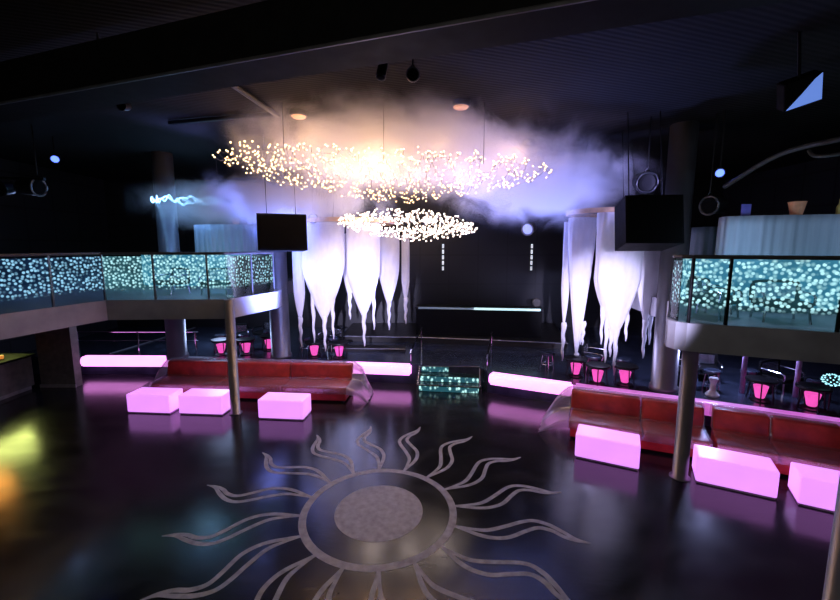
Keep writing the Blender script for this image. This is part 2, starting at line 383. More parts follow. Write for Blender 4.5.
# stage
stage_pts = [(-13.5, 13.15), (-11.0, 13.15), (-8.3, 13.1), (-5.0, 12.75), (-2.05, 12.4), (-.12, 12.17), (1.86, 11.83), (1.95, 11.42), (4.02, 10.42), (6.49, 9.32), (8.67, 8.22), (13, 6.0), (13, 18), (-13.5, 18)]
b = BM(); prism(b, stage_pts, 0, .6)
st = struct('stage_platform', b, 'stage', 'low black glossy stage along the back of the room')
b = BM(); prism(b, [(-3.0, 15.3), (.2, 15.05), (2.0, 14.75), (5.2, 14.1), (6.0, 18), (-3.0, 18)], .6, .8)
struct('stage_step', b, 'riser', 'dark upper level of the stage under the counter')
b = BM(); tube(b, [(-3.0, 15.28, .80), (.2, 15.03, .80), (2.0, 14.73, .80), (5.2, 14.08, .80)], .022, 6)
struct('trim_1', b, 'trim', 'pale metal edge of the upper stage level')
b = BM(); prism(b, [(-3.4, 13.9), (-.5, 13.75), (-.5, 14.3), (-3.4, 14.45)], .6, .68)
struct('stage_step', b, 'riser', 'low dark step behind the left glowing ledge')
b = BM(); tube(b, [(-3.4, 13.9, .68), (-.5, 13.75, .68)], .02, 6); struct('trim_2', b, 'trim')

# glowing ledge along the stage lip
def ledge(name, pts, label):
    prof = [(.10, .30), (-.06, .30), (-.13, .34), (-.16, .42), (-.16, .52), (-.12, .60), (-.05, .625), (.12, .625), (.12, .60)]
    P = [Vector((p[0], p[1], 0)) for p in pts]; n = len(P); b = BM(); rings = []
    for i in range(n):
        t = (P[min(i + 1, n - 1)] - P[max(i - 1, 0)]).normalized(); nn = Vector((-t.y, t.x, 0))   # towards the stage
        rings.append([b.verts.new(P[i] + nn * d + Vector((0, 0, z))) for d, z in prof])
    m = len(prof)
    for A, B in zip(rings, rings[1:]):
        for k in range(m): b.faces.new((A[k], A[(k + 1) % m], B[(k + 1) % m], B[k]))
    b.faces.new(rings[0]); b.faces.new(rings[-1][::-1])
    bmesh.ops.bevel(b, geom=[e for e in b.edges if all(len(f.verts) > 4 for f in e.link_faces[:1]) and any(len(f.verts) > 6 for f in e.link_faces)], offset=.05, segments=3, affect='EDGES')
    return tag(obj(name, b, 'ledge', smooth=True), label, 'light ledge')
ledge('glowing_ledge', [(-11.05, 13.07), (-8.3, 13.02), (-8.05, 13.0)], 'short pink lit ledge on the stage front by the olive pier')
ledge('glowing_ledge', [(-2.35, 12.36), (-2.05, 12.32), (-.27, 12.10)], 'pink lit ledge on the stage front between the left sofa and the glass steps')
ledge('glowing_ledge', [(1.99, 11.30), (4.0, 10.34)], 'pink lit ledge on the stage front right of the glass steps')
o = ledge('glowing_ledge', [(4.02, 10.33), (6.49, 9.23), (8.67, 8.13), (11.5, 6.7)], 'dimmer magenta ledge on the stage front behind the right red sofas'); o.data.materials[0] = M['ledge_dim']
o = ledge('stage_lip', [(-8.03, 13.0), (-5.0, 12.67), (-2.37, 12.36)], 'unlit pale lip of the stage behind the left red sofa'); o.data.materials[0] = M['lip']; o['category'] = 'stage lip'

# glass steps
t = thing('glass_steps', 'two glass steps with cyan lit mosaic risers up to the stage', 'steps', (-.06, 11.50, 0), math.radians(-7))
W = 1.78
for k in range(2):
    y0 = .30 * k
    b = BM(); box(b, .03, W - .03, y0 + .01, y0 + .03, .2 * k + .015, .2 * (k + 1) - .03); obj('riser', b, 'mosaic', t)
    b = BM(); box(b, .0, W, y0 - .01, y0 + .30, .2 * (k + 1) - .03, .2 * (k + 1), .006); obj('tread', b, 'tread', t)
b = BM(); box(b, .03, W - .03, .61, .63, .415, .57); obj('riser', b, 'mosaic', t)
for x in (-.03, W):
    b = BM()
    pts = [(x, -.02, 0), (x, .66, 0), (x, .66, .6), (x, .5, .6), (x, -.02, .22)]
    A = [b.verts.new(p) for p in pts]; B = [b.verts.new((p[0] + .03, p[1], p[2])) for p in pts]
    b.faces.new(A); b.faces.new(B[::-1])
    for i in range(5): b.faces.new((A[i], A[(i + 1) % 5], B[(i + 1) % 5], B[i]))
    obj('side_panel', b, 'clear', t)
b = BM(); tube(b, [(0, -.02, .215), (0, .5, .605), (W, .64, .615)], .014, 6); tube(b, [(W, -.02, .215), (W, .5, .605)], .014, 6); tube(b, [(0, -.02, .21), (W, -.02, .21)], .012, 6)
obj('edge_frame', b, 'trim', t)

def stair_rail(p0, p1, label):
    d = Vector(p1) - Vector(p0)
    r = thing('stair_handrail', label, 'handrail', (p0[0], p0[1], .6), math.atan2(d.y, d.x))
    Ln = Vector((d.x, d.y)).length
    b = BM(); tube(b, [(0, 0, .0), (0, 0, .42)], .022); obj('post', b, 'chrome', r)
    b = BM(); tube(b, [(Ln, 0, 0), (Ln, 0, .80)], .022); obj('post', b, 'chrome', r)
    b = BM(); tube(b, [(-.1, 0, .33), (0, 0, .42), (Ln, 0, .82), (Ln + .12, 0, .84)], .026); obj('rail', b, 'chrome', r)
    b = BM(); tube(b, [(0, 0, .2), (Ln, 0, .5)], .016); obj('mid_rail', b, 'chrome', r)
stair_rail((-.27, 12.35, .6), (.05, 13.6, 1), 'slim chrome handrail on the left of the glass steps')
stair_rail((1.98, 11.75, .6), (2.3, 12.9, 1), 'slim chrome handrail on the right of the glass steps')

# handrail at the far left end of the stage
t = thing('stage_handrail', 'low chrome handrail on the stage end near the left bar', 'handrail', (-11.6, 13.6, .6))
for x in (0, 2.05, 4.0):
    b = BM(); tube(b, [(x, 0, 0), (x, 0, .72)], .03); obj('post', b, 'chrome', t)
for z in (.72, .42):
    b = BM(); tube(b, [(-.2, 0, z), (4.1, 0, z)], .022 if z > .5 else .015); obj('rail', b, 'chrome', t)
b = BM(); tube(b, [(-10.4, 13.4, .61), (-10.1, 16.0, .61), (-10.0, 17.9, .61)], .03, 6); struct('trim_3', b, 'trim')

# ------------------------------------------------------------------ balconies
ZD0, ZD1 = 2.4, 2.89
left_edge = [(-9.1, 3.0), (-8.11, 7.75), (-7.66, 9.91), (-4.74, 10.08), (-4.16, 11.85)]
b = BM(); prism(b, [(-13.5, 3.0)] + left_edge + [(-4.22, 12.45), (-4.95, 12.62), (-4.95, 16.5), (-13.5, 16.5)], ZD0, ZD1)
struct('balcony_slab', b, 'fascia', 'grey metal faced balcony on the left')
right_edge = [(5.92, 9.6), (4.56, 7.48), (4.45, 7.24), (4.47, 7.05), (4.58, 6.91), (4.77, 6.82), (6.57, 6.04), (9.4, 4.8)]
b = BM(); prism(b, right_edge + [(13, 4.8), (13, 12.5), (6.3, 12.5)], ZD0, ZD1)
struct('balcony_slab', b, 'fascia', 'grey metal faced balcony on the right')

def pane(name, p, q, z0, z1, mat, parent):
    b = BM(); uvl = b.loops.layers.uv.new('UVMap')
    p, q = Vector((p[0], p[1], 0)), Vector((q[0], q[1], 0)); L = (q - p).length; d = (q - p).normalized(); n = Vector((-d.y, d.x, 0)) * .006
    off = random.random() * 40
    vs = {}
    for i, (bs, s) in enumerate(((p, -1), (q, -1), (q, 1), (p, 1))):
        for j, z in enumerate((z0, z1)): vs[i, j] = b.verts.new(bs + n * s + Vector((0, 0, z)))
    def uvof(v):
        c = v.co - p
        return (off + c.dot(d), v.co.z - z0)
    # one face only carries the pane so that the LEDs are counted once
    for f in ((0, 1), (2, 3)):
        fc = b.faces.new((vs[f[0], 0], vs[f[1], 0], vs[f[1], 1], vs[f[0], 1]))
        for l in fc.loops: l[uvl].uv = uvof(l.vert)
    for i, k in ((1, 2), (3, 0)):
        fc = b.faces.new((vs[i, 0], vs[k, 0], vs[k, 1], vs[i, 1]))
        for l in fc.loops: l[uvl].uv = (0, 0)
    for j in (0, 1):
        fc = b.faces.new([vs[i, j] for i in range(4)])
        for l in fc.loops: l[uvl].uv = (0, 0)
    return obj(name, b, mat, parent)

def railing(label, path, panes, posts):
    t = thing('glass_railing', label, 'railing')
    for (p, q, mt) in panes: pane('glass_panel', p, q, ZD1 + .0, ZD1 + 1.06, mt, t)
    for (x, y, dark) in posts:
        b = BM(); box(b, x - .022, x + .022, y - .022, y + .022, ZD1, ZD1 + 1.12, .005); obj('post', b, 'black_metal' if dark else 'trim', t)
    b = BM(); tube(b, [(p[0], p[1], ZD1 + 1.13) for p in path], .034, 8); obj('handrail', b, 'edge', t)
    return t
def lerp2(a, c, s): return (a[0] + (c[0] - a[0]) * s, a[1] + (c[1] - a[1]) * s)
E0 = [(-9.05, 3.05), (-8.14, 7.75), (-7.70, 9.95), (-4.80, 10.12), (-4.24, 11.85)]
m01 = lerp2(E0[1], E0[2], .47); m23a = lerp2(E0[2], E0[3], .41); m23b = lerp2(E0[2], E0[3], .85); m34 = lerp2(E0[3], E0[4], .5)
k0 = lerp2(E0[0], E0[1], .7)
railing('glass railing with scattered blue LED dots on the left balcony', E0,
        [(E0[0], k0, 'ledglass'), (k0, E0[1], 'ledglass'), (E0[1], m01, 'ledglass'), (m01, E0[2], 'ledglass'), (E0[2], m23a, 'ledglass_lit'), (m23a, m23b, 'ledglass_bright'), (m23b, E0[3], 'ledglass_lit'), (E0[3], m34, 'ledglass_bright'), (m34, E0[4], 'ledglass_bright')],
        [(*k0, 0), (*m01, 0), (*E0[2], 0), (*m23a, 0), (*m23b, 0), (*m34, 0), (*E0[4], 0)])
R0 = [(5.96, 9.55), (4.61, 7.47), (4.50, 7.25), (4.52, 7.08), (4.62, 6.95), (4.79, 6.87)]
d = Vector((1.82, -.78)).normalized()
fr = lambda s: (4.81 + d.x * s, 6.87 + d.y * s)
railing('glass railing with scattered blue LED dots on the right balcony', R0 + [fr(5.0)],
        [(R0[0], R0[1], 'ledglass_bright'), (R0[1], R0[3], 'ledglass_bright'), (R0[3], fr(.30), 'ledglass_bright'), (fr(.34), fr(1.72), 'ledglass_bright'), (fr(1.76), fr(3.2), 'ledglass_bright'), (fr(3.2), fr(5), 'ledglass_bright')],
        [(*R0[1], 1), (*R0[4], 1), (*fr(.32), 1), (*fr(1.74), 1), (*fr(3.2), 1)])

# columns
def column(x, y, r, z0, z1, label, cap=0):
    b = BM(); prof = [(r, z0), (r, z1)]
    if cap: prof = [(r * 1.12, z0), (r * 1.12, z0 + cap), (r, z0 + cap + .01), (r, z1)]
    else: prof = [(r * 1.35, z0), (r * 1.35, z0 + .02), (r, z0 + .025), (r, z1)]
    lathe(b, prof, 40, x, y)
    return struct('column', b, 'column', label, smooth=False, cat='column')
column(-4.67, 9.93, .115, 0, 2.9, 'slim steel column in front of the long left red sofa')
column(4.76, 7.03, .125, 0, 2.4, 'slim steel column in front of the right red sofas')
column(-7.86, 12.95, .29, .6, ZC, 'thick steel column behind the left end of the left sofa', .12)
column(-4.52, 13.0, .30, .6, ZC, 'thick steel column beside the left hanging drapes', .12)
column(6.14, 9.97, .29, .6, ZC, 'thick steel column beside the right hanging drapes', .12)
column(4.13, 3.6, .13, 0, ZC, 'dark steel column cut off by the right edge of the view')
for o in bpy.data.objects:
    if o.name.startswith('column'):
        for p in o.data.polygons: p.use_smooth = len(p.vertices) == 4

# curtained booths on the balconies
def curtain(path, z0, z1, label, folds=26, amp=.035):
    pts = smooth_path([(p[0], p[1], 0) for p in path], 24); n = len(pts); b = BM()
    L = [0]
    for i in range(1, n): L.append(L[-1] + (pts[i] - pts[i - 1]).length)
    rows = 10; grid = []
    for i in range(n):
        t = (pts[min(i + 1, n - 1)] - pts[max(i - 1, 0)]).normalized(); nn = Vector((t.y, -t.x, 0))
        ph = L[i] * 2 * PI / .19 + 1.5 * math.sin(L[i] * 2.3)
        row = []
        for j in range(rows + 1):
            v = j / rows
            a = amp * (.4 + .6 * (1 - v)) * math.sin(ph) + .5 * amp * math.sin(ph * .37 + 2)
            p = pts[i] + nn * a; row.append(b.verts.new((p.x, p.y, z0 + (z1 - z0) * v)))
        grid.append(row)
    for i in range(n - 1):
        for j in range(rows): b.faces.new((grid[i][j], grid[i + 1][j], grid[i + 1][j + 1], grid[i][j + 1]))
    o = obj('booth_curtain', b, 'curtain', smooth=True)
    s = o.modifiers.new('thickness', 'SOLIDIFY'); s.thickness = .012
    return tag(o, label, 'curtain')
def partition(path, off, label, top):
    P = [Vector((p[0], p[1], 0)) for p in path]; b = BM()
    pts = smooth_path(P, 8); A = []; B = []
    for i in range(len(pts)):
        t = (pts[min(i + 1, len(pts) - 1)] - pts[max(i - 1, 0)]).normalized(); nn = Vector((-t.y, t.x, 0))
        A.append(pts[i] + nn * off); B.append(pts[i] + nn * (off + .16))
    prism(b, [(p.x, p.y) for p in A] + [(p.x, p.y) for p in B[::-1]], ZD1, top)
    return tag(obj('booth_partition', b, 'dark'), label, 'partition')
pl = [(-7.25, 13.9), (-7.18, 13.2), (-6.7, 12.85), (-5.9, 12.8), (-5.3, 12.95), (-5.1, 13.3), (-5.08, 14.1)]
curtain(pl, ZD1, 4.86, 'grey blue gathered curtain round the booth on the left balcony'); partition(pl, .09, 'dark booth wall behind the left balcony curtain', 4.84)
pr1 = [(7.6, 9.9), (6.75, 9.25), (6.27, 8.65), (6.62, 8.28), (7.5, 8.03), (8.6, 7.75), (10.0, 7.5), (11.5, 7.6)]
curtain(pr1, ZD1, 4.80, 'long grey blue gathered curtain round the booth on the right balcony'); partition(pr1, .09, 'dark booth wall behind the long right balcony curtain', 4.78)
pr2 = [(7.75, 11.6), (7.15, 10.9), (7.15, 10.5), (7.6, 10.35), (8.6, 10.2)]
curtain(pr2, ZD1, 4.68, 'short blue curtain of the further booth on the right balcony'); partition(pr2, .09, 'dark booth wall behind the short right balcony curtain', 4.66)

def led_wall(path, label):
    pts = smooth_path([(p[0], p[1], 0) for p in path], 8); A = []; B = []
    for i in range(len(pts)):
        t = (pts[min(i + 1, len(pts) - 1)] - pts[max(i - 1, 0)]).normalized(); nn = Vector((t.y, -t.x, 0))
        A.append(pts[i] + nn * .10); B.append(pts[i] + nn * .14)
    b = BM(); prism(b, [(p.x, p.y) for p in B] + [(p.x, p.y) for p in A[::-1]], ZD1 + .12, ZD1 + 1.05)
    return tag(obj('led_wall', b, 'led_wall'), label, 'led wall')
led_wall([(-8.9, 13.4), (-8.25, 12.6), (-7.2, 12.35), (-5.8, 12.5), (-4.95, 12.35)], 'cyan lit mosaic wall under the left balcony curtain')
led_wall([(6.35, 9.75), (6.1, 9.0), (6.27, 8.55), (6.62, 8.2), (7.5, 7.95), (8.6, 7.67), (10.0, 7.42), (11.5, 7.52)], 'cyan lit mosaic wall under the right balcony curtains')

def small_lathe(name, prof, mat, loc, label, cat, seg=16):
    b = BM(); lathe(b, prof, seg); return tag(obj(name, b, mat, loc=loc, smooth=False), label, cat)
small_lathe('flower_pot', [(.09, 0), (.14, .26), (.15, .28), (.11, .28)], 'terracotta', (7.42, 8.24, 4.78), 'orange pot on the booth wall of the right balcony', 'pot')
small_lathe('bottle', [(.05, 0), (.05, .16), (.02, .23), (.02, .32)], 'yellow', (8.08, 8.06, 4.78), 'yellow bottle on the booth wall of the right balcony', 'bottle')
b = BM(); box(b, -.09, .09, -.02, .02, 0, .26, .005); tag(obj('menu_card', b, 'violet', loc=(6.60, 8.47, 4.78)), 'violet card standing on the booth wall of the right balcony', 'card')
small_lathe('flower_pot', [(.09, 0), (.12, .22), (.13, .24), (.1, .24)], 'terracotta', (-5.72, 12.96, 4.84), 'orange pot on the booth wall of the left balcony', 'pot')
small_lathe('candle', [(.06, 0), (.07, .22), (.05, .24)], 'white', (-5.35, 13.08, 4.84), 'white candle beside the orange pot on the left balcony', 'candle')

# ------------------------------------------------------------------ balcony chairs
def chair(loc, rz, label):
    t = thing('lounge_chair', label, 'chair', loc, rz)
    b = BM(); box(b, -.30, .30, -.28, .28, .32, .46, .03); obj('seat', b, 'dark', t)
    b = BM(); box(b, -.26, .26, .22, .24, .50, .80, .005); obj('backrest', b, 'clear', t)
    b = BM(); tube(b, smooth_path([(-.30, .24, .40), (-.30, .25, .74), (-.22, .26, .84), (.22, .26, .84), (.30, .25, .74), (.30, .24, .40)], 5), .034); obj('back_frame', b, 'dark', t)
    for sx in (-1, 1):
        b = BM(); tube(b, smooth_path([(sx * .31, -.24, .40), (sx * .31, -.24, .60), (sx * .31, 0, .64), (sx * .31, .24, .64)], 4), .02); obj('arm', b, 'chrome', t)
        for sy in (-1, 1):
            b = BM(); tube(b, [(sx * .26, sy * .22, .38), (sx * .29, sy * .25, 0)], .018, 6); obj('leg', b, 'chrome', t)
    return t
c0 = chair((-5.55, 11.2, ZD1), .1, 'dark framed chair behind the left balcony railing, beside its end'); c0.scale = (1.12, 1.12, .80)
dup(c0, (-6.9, 11.35, ZD1), -.4, 'dark framed chair behind the left balcony railing, in front of the thick column')
dup(c0, (5.45, 7.55, ZD1), .5, 'dark framed chair at the rounded end of the right balcony')
dup(c0, (6.35, 7.15, ZD1), -.35, 'dark framed chair behind the wide glass pane of the right balcony')
dup(c0, (5.85, 8.2, ZD1), 1.2, 'dark framed chair between the rounded end and the curtain of the right balcony')

# ------------------------------------------------------------------ under the left balcony
b = BM(); box(b, -11.35, -10.32, 11.85, 12.1, 0, ZD0); struct('wall_pier', b, 'plinth', 'dark olive pier under the left balcony')
b = BM(); box(b, -11.37, -10.30, 11.82, 11.85, 0, .09); struct('baseboard_left', b, 'skirting', 'pale skirting of the dark pier')
t = thing('bar_counter', 'dark bar counter under the left balcony', 'counter', (-12.4, 8.6, 0))
b = BM(); box(b, -.5, .95, -2.6, 3.15, .12, 1.0); obj('body', b, 'plinth', t)
b = BM(); box(b, -.55, 1.05, -2.7, 3.2, 1.0, 1.06, .01); obj('worktop', b, 'dark', t)
b = BM(); box(b, -.45, .9, -2.55, 3.1, 0, .12); obj('plinth', b, 'skirting', t)
for k, (y, x) in enumerate(((11.2, -11.75), (10.75, -11.9), (10.3, -11.7))):
    b = BM(); lathe(b, [(.04, 0), (.055, .06), (.05, .10), (.03, .10)], 12)
    tag(obj('candle_glass', b, 'amber', loc=(x, y, 1.06)), ['amber candle glass on the left bar, next to the pier', 'amber candle glass in the middle of the left bar row', 'amber candle glass on the left bar, farthest from the pier'][k], 'candle', 'amber candle glasses on the left bar')

# ------------------------------------------------------------------ pink cubes
def cube(loc, rz, label, w=1.14, dd=.56, h=.5):
    t = thing('light_cube', label, 'light cube', loc, rz, 'pink glowing cube tables')
    b = BM(); box(b, 0, w, 0, dd, .035, h, .028, 3); obj('body', b, 'cube', t, smooth=False)
    b = BM(); box(b, .02, w - .02, .02, dd - .02, 0, .035); obj('base_rim', b, 'cube_base', t)
    return t
q0 = cube((-7.41, 9.92, 0), math.radians(-4.7), 'pink glowing cube table at the left end of the left sofa')
dup(q0, (-6.05, 9.83, 0), math.radians(-4.5), 'pink glowing cube table directly left of the slim column before the left sofa')
dup(q0, (-3.95, 9.55, 0), math.radians(-5.2), 'pink glowing cube table alone before the right half of the left sofa')
dup(q0, (3.09, 7.72, 0), math.radians(-26.5), 'pink glowing cube table left of the slim column before the right sofas')
dup(q0, (4.92, 6.84, 0), math.radians(-27.5), 'pink glowing cube table directly right of the slim column on the right')
dup(q0, (6.16, 6.20, 0), math.radians(-28.5), 'pink glowing cube table cut off by the right edge of the view')

# ------------------------------------------------------------------ red sofas
def sofa(loc, rz, cuts, label):
    Ln = cuts[-1]
    t = thing('sofa', label, 'sofa', loc, rz)
    b = BM(); box(b, .05, Ln - .05, .08, .98, .05, .26, .01); obj('base', b, 'red_dark', t)
    for a, c in zip(cuts, cuts[1:]):
        b = BM(); box(b, a + .012, c - .012, .0, .80, .24, .44, .05, 3); obj('seat_cushion', b, 'red', t, smooth=True)
        b = BM(); vs = box(b, a + .012, c - .012, .72, .98, .40, .87, .05, 3)
        for v in b.verts: v.co.y += (.87 - v.co.z) * -.16
        obj('back_cushion', b, 'red', t, smooth=True)
    for x in (.15, Ln - .15):
        for y in (.15, .88):
            b = BM(); box(b, x - .04, x + .04, y - .04, y + .04, 0, .06); obj('foot', b, 'black_metal', t)
    return t
def film(loc, rz, Ln, label, left=True, right=True, flare=.55):
    prof = [(1.06, .62), (1.03, .86), (.92, .905), (.82, .88), (.70, .56), (.62, .475), (.3, .465), (.02, .465), (-.04, .43), (-.05, .34), (-.045, .28)]
    prof = [(p[1], p[2]) for p in smooth_path([(0, *p) for p in prof], 3)]
    b = BM(); cols = []
    xs = []
    if left: xs += [(-flare * (1 - k / 7), 1 - k / 7) for k in range(7)]
    nx = int(Ln / .1)
    xs += [(Ln * k / nx, 0) for k in range(nx + 1)]
    if right: xs += [(Ln + flare * k / 7, k / 7) for k in range(1, 8)]
    for (x, tt) in xs:
        row = []
        for k, (y, z) in enumerate(prof):
            w = noise.noise(Vector((x * 2.2, y * 3, z * 3))) * .02 + noise.noise(Vector((x * 7, y * 6, z * 6))) * .010
            if tt:
                s = tt ** 1.6
                zz = z * (1 - s) + .012 * s; yy = y + (.45 - y) * .25 * s
                rw = noise.noise(Vector((x * 5, y * 9, 2))) * .07 * math.sin(PI * min(1, tt * 1.0)) + .02 * math.sin(k * 1.9) * tt
                row.append(b.verts.new((x + rw, yy + rw * .5, max(.012 + .01 * abs(math.sin(k * 1.3)), zz + w + rw * .4))))
            else:
                row.append(b.verts.new((x, y, z + abs(w) * .8)))
        cols.append(row)
    for A, B in zip(cols, cols[1:]):
        for k in range(len(prof) - 1): b.faces.new((A[k], B[k], B[k + 1], A[k + 1]))
    for f in b.faces:
        cx = f.calc_center_median().x
        if cx < 0 or cx > Ln: f.material_index = 1
    o = obj('plastic_sheet', b, 'film', smooth=True); o.data.materials.append(M['film_fold']); o.location = loc; o.rotation_euler = (0, 0, rz)
    return tag(o, label, 'plastic sheet')
SL = ((-7.45, 10.92, 0), math.radians(-4.0))
sofa(*SL, [0, 1.85, 3.7, 5.5], 'long red leather sofa on the left of the dance floor'); film(*SL, 5.5, 'clear plastic sheet draped over the left red sofa')
SR = ((3.22, 8.50, 0), math.radians(-23.5))
sofa(*SR, [0, 1.45, 2.62], 'red leather sofa by the right drapes, partly behind the slim column'); film(*SR, 2.62, 'clear plastic sheet draped over the red sofa by the right drapes', True, False, .62)
SB = ((5.70, 7.44, 0), math.radians(-27.5))
sofa(*SB, [0, .95, 2.0, 3.1], 'dark red leather sofa behind the pink cubes at the right edge')
film(*SB, 3.1, 'clear plastic sheet over the red sofa at the right edge', False, False)

# ------------------------------------------------------------------ sun emblem painted on the floor
CX, CY = -.656, 6.062
t = thing('sun_floor_emblem', 'pale grey sun with sixteen wavy rays painted on the black floor', 'floor emblem', (CX, CY, 0))
b = BM(); lathe(b, [(.70, 0), (.70, .003)], 96); obj('disc', b, 'emblem', t)
b = BM()
n = 128; rr = (1.125, 1.24); vs = [[b.verts.new((r * math.cos(2 * PI * i / n), r * math.sin(2 * PI * i / n), z)) for i in range(n)] for r, z in ((rr[0], 0), (rr[0], .003), (rr[1], .003), (rr[1], 0))]
for i in range(n):
    for k in range(4):
        A, B = vs[k], vs[(k + 1) % 4]; b.faces.new((A[i], A[(i + 1) % n], B[(i + 1) % n], B[i]))
obj('ring', b, 'emblem', t)
plus = [(1.235, 0, .05), (1.45, .4, .05), (1.68, 1.4, .07), (1.95, 6, .07), (2.2, 10, .07), (2.4, 11.5, .07), (2.6, 10.2, .075), (2.8, 7.3, .07), (2.97, 4.9, .05), (3.16, 4.2, .016)]
minus = [(1.235, 0, .05), (1.4, -1.5, .06), (1.6, -2.9, .07), (1.8, -2.7, .07), (2.02, -.3, .07), (2.25, 4.8, .07), (2.45, 7.8, .07), (2.65, 7.2, .075), (2.8, 5.2, .07), (2.97, 4.2, .05), (3.16, 4.2, .016)]
for k in range(16):
    a0 = math.radians(208.1 - 22.5 * k); b = BM()
    jit = random.uniform(-.8, .8); sc = random.uniform(.98, 1.02)
    for si, st_ in enumerate((plus, minus)):
        pts = smooth_path([(1.235 + (r - 1.235) * sc, dg + jit * (r - 1.2) / 2, w) for r, dg, w in st_], 6)
        C2 = [Vector((p.x * math.cos(a0 + math.radians(p.y)), p.x * math.sin(a0 + math.radians(p.y)), 0)) for p in pts]
        rows = []
        z = .003 + .0004 * si
        for i, p in enumerate(pts):
            tt = (C2[min(i + 1, len(C2) - 1)] - C2[max(i - 1, 0)]).normalized(); nn = Vector((-tt.y, tt.x, 0)) * p.z * .5
            rows.append([b.verts.new(C2[i] + nn + Vector((0, 0, h))) for h in (0, z)] + [b.verts.new(C2[i] - nn + Vector((0, 0, h))) for h in (z, 0)])
        for A, B in zip(rows, rows[1:]):
            for q in range(4): b.faces.new((A[q], A[(q + 1) % 4], B[(q + 1) % 4], B[q]))
        b.faces.new(rows[0]); b.faces.new(rows[-1][::-1])
    obj('ray', b, 'emblem', t)

# ------------------------------------------------------------------ cocktail tables with lit pots, stools
def table(loc, label):
    t = thing('cocktail_table', label, 'table', loc, 0)
    b = BM(); lathe(b, [(.24, .46), (.30, .47), (.31, .50), (.30, .53), (.27, .535)], 28); obj('table_top', b, 'black_metal', t, smooth=False)
    for k in range(4):
        a = PI / 4 + k * PI / 2
        b = BM(); tube(b, [(.20 * math.cos(a), .20 * math.sin(a), .47), (.25 * math.cos(a), .25 * math.sin(a), 0)], .015, 6); obj('leg', b, 'black_metal', t)
    b = BM(); lathe(b, [(.075, .07), (.09, .09), (.14, .33), (.145, .36), (.12, .365)], 20); p = obj('pot', b, 'pot', t, smooth=False); p['label'] = 'pink lit pot'
    b = BM(); lathe(b, [(.03, .0), (.2, .0), (.2, .025), (.05, .03), (.05, .06)], 16); obj('pot_stand', b, 'black_metal', t)
    return t
tabs = [(-6.63, 13.35, 'low table with pink pot under the left balcony, nearest the thick column on its left'),
        (-5.82, 13.40, 'low table with pink pot under the left balcony, just right of the slim column'),
        (-5.25, 13.95, 'low table with pink pot under the left balcony, close behind the thick column'),
        (-3.45, 13.05, 'low table with pink pot beneath the widest left drape'),
        (-2.62, 12.95, 'low table with pink pot between the two widest left drapes'),
        (4.33, 11.05, 'low table with pink pot under the narrow tip of the right drapes'),
        (4.66, 10.42, 'low table with pink pot at the stage edge before the widest right drape'),
        (5.35, 10.35, 'low table with pink pot next to the thick column on the right'),
        (7.98, 9.25, 'low table with pink pot under the right balcony, behind the gap between sofa backs'),
        (8.72, 8.75, 'low table with pink pot under the right balcony, nearest the view edge')]
T0 = None
for x, y, lb in tabs:
    if T0 is None: T0 = table((x, y, .6), lb)
    else: dup(T0, (x, y, .6), random.random(), lb)

def stool(loc, label):
    t = thing('stool', label, 'stool', loc)
    b = BM(); lathe(b, [(.17, .42), (.20, .44), (.20, .50), (.17, .52)], 20); obj('seat', b, 'stage', t, smooth=False)
    for k in range(4):
        a = PI / 4 + k * PI / 2
        b = BM(); tube(b, [(.13 * math.cos(a), .13 * math.sin(a), .43), (.19 * math.cos(a), .19 * math.sin(a), 0)], .014, 6); obj('leg', b, 'chrome', t)
    b = BM(); tube(b, [(.165 * math.cos(i * PI / 8), .165 * math.sin(i * PI / 8), .16) for i in range(16)], .01, 6, True); obj('foot_ring', b, 'chrome', t)
    return t
for x, y, a, lb in ((-6.75, 14.9, .4, 'clear backed chair under the left balcony, deep behind the first pink pot'), (-5.95, 15.4, -.5, 'clear backed chair at the far back under the left balcony'),
                    (7.0, 10.6, .7, 'clear backed chair under the right balcony beside the slim column'), (7.7, 10.8, -.4, 'clear backed chair under the right balcony behind the white vase'), (9.1, 10.0, .3, 'clear backed chair under the right balcony behind the last pink pot'),
                    (5.2, 11.9, 1.0, 'clear backed chair on the stage behind the right drapes'), (-3.2, 14.4, -.8, 'clear backed chair on the stage behind the left drapes')):
    dup(c0, (x, y, .6), a, lb)
for x, y, lb in ((7.95, 9.75, 'slim lavender post under the right balcony, nearer the slim column'), (9.0, 9.45, 'slim lavender post under the right balcony, nearer the view edge')):
    b = BM(); lathe(b, [(.055, .6), (.055, 2.4)], 16, x, y); struct('post', b, 'post', lb, True, 'post')
t = thing('led_ornament', 'round ornament of tiny cyan lights under the right balcony', 'ornament', (8.85, 8.5, 1.35))
b = BM(); tube(b, [(0, 0, -.72), (0, 0, -.1)], .015, 6); lathe(b, [(.14, -.75), (.14, -.73), (.02, -.72)], 16); obj('stand', b, 'black_metal', t)
b = BM()
for k in range(60):
    z = 1 - 2 * (k + .5) / 60; r_ = math.sqrt(1 - z * z); a = k * 2.4
    bmesh.ops.create_icosphere(b, subdivisions=1, radius=.016, matrix=Matrix.Translation((.17 * r_ * math.cos(a), .17 * r_ * math.sin(a), .12 * z)))
o = obj('lights', b, 'cyan_dot', t); o['kind'] = 'stuff'
b = BM(); bmesh.ops.create_icosphere(b, subdivisions=2, radius=.11); obj('core', b, 'black_metal', t)
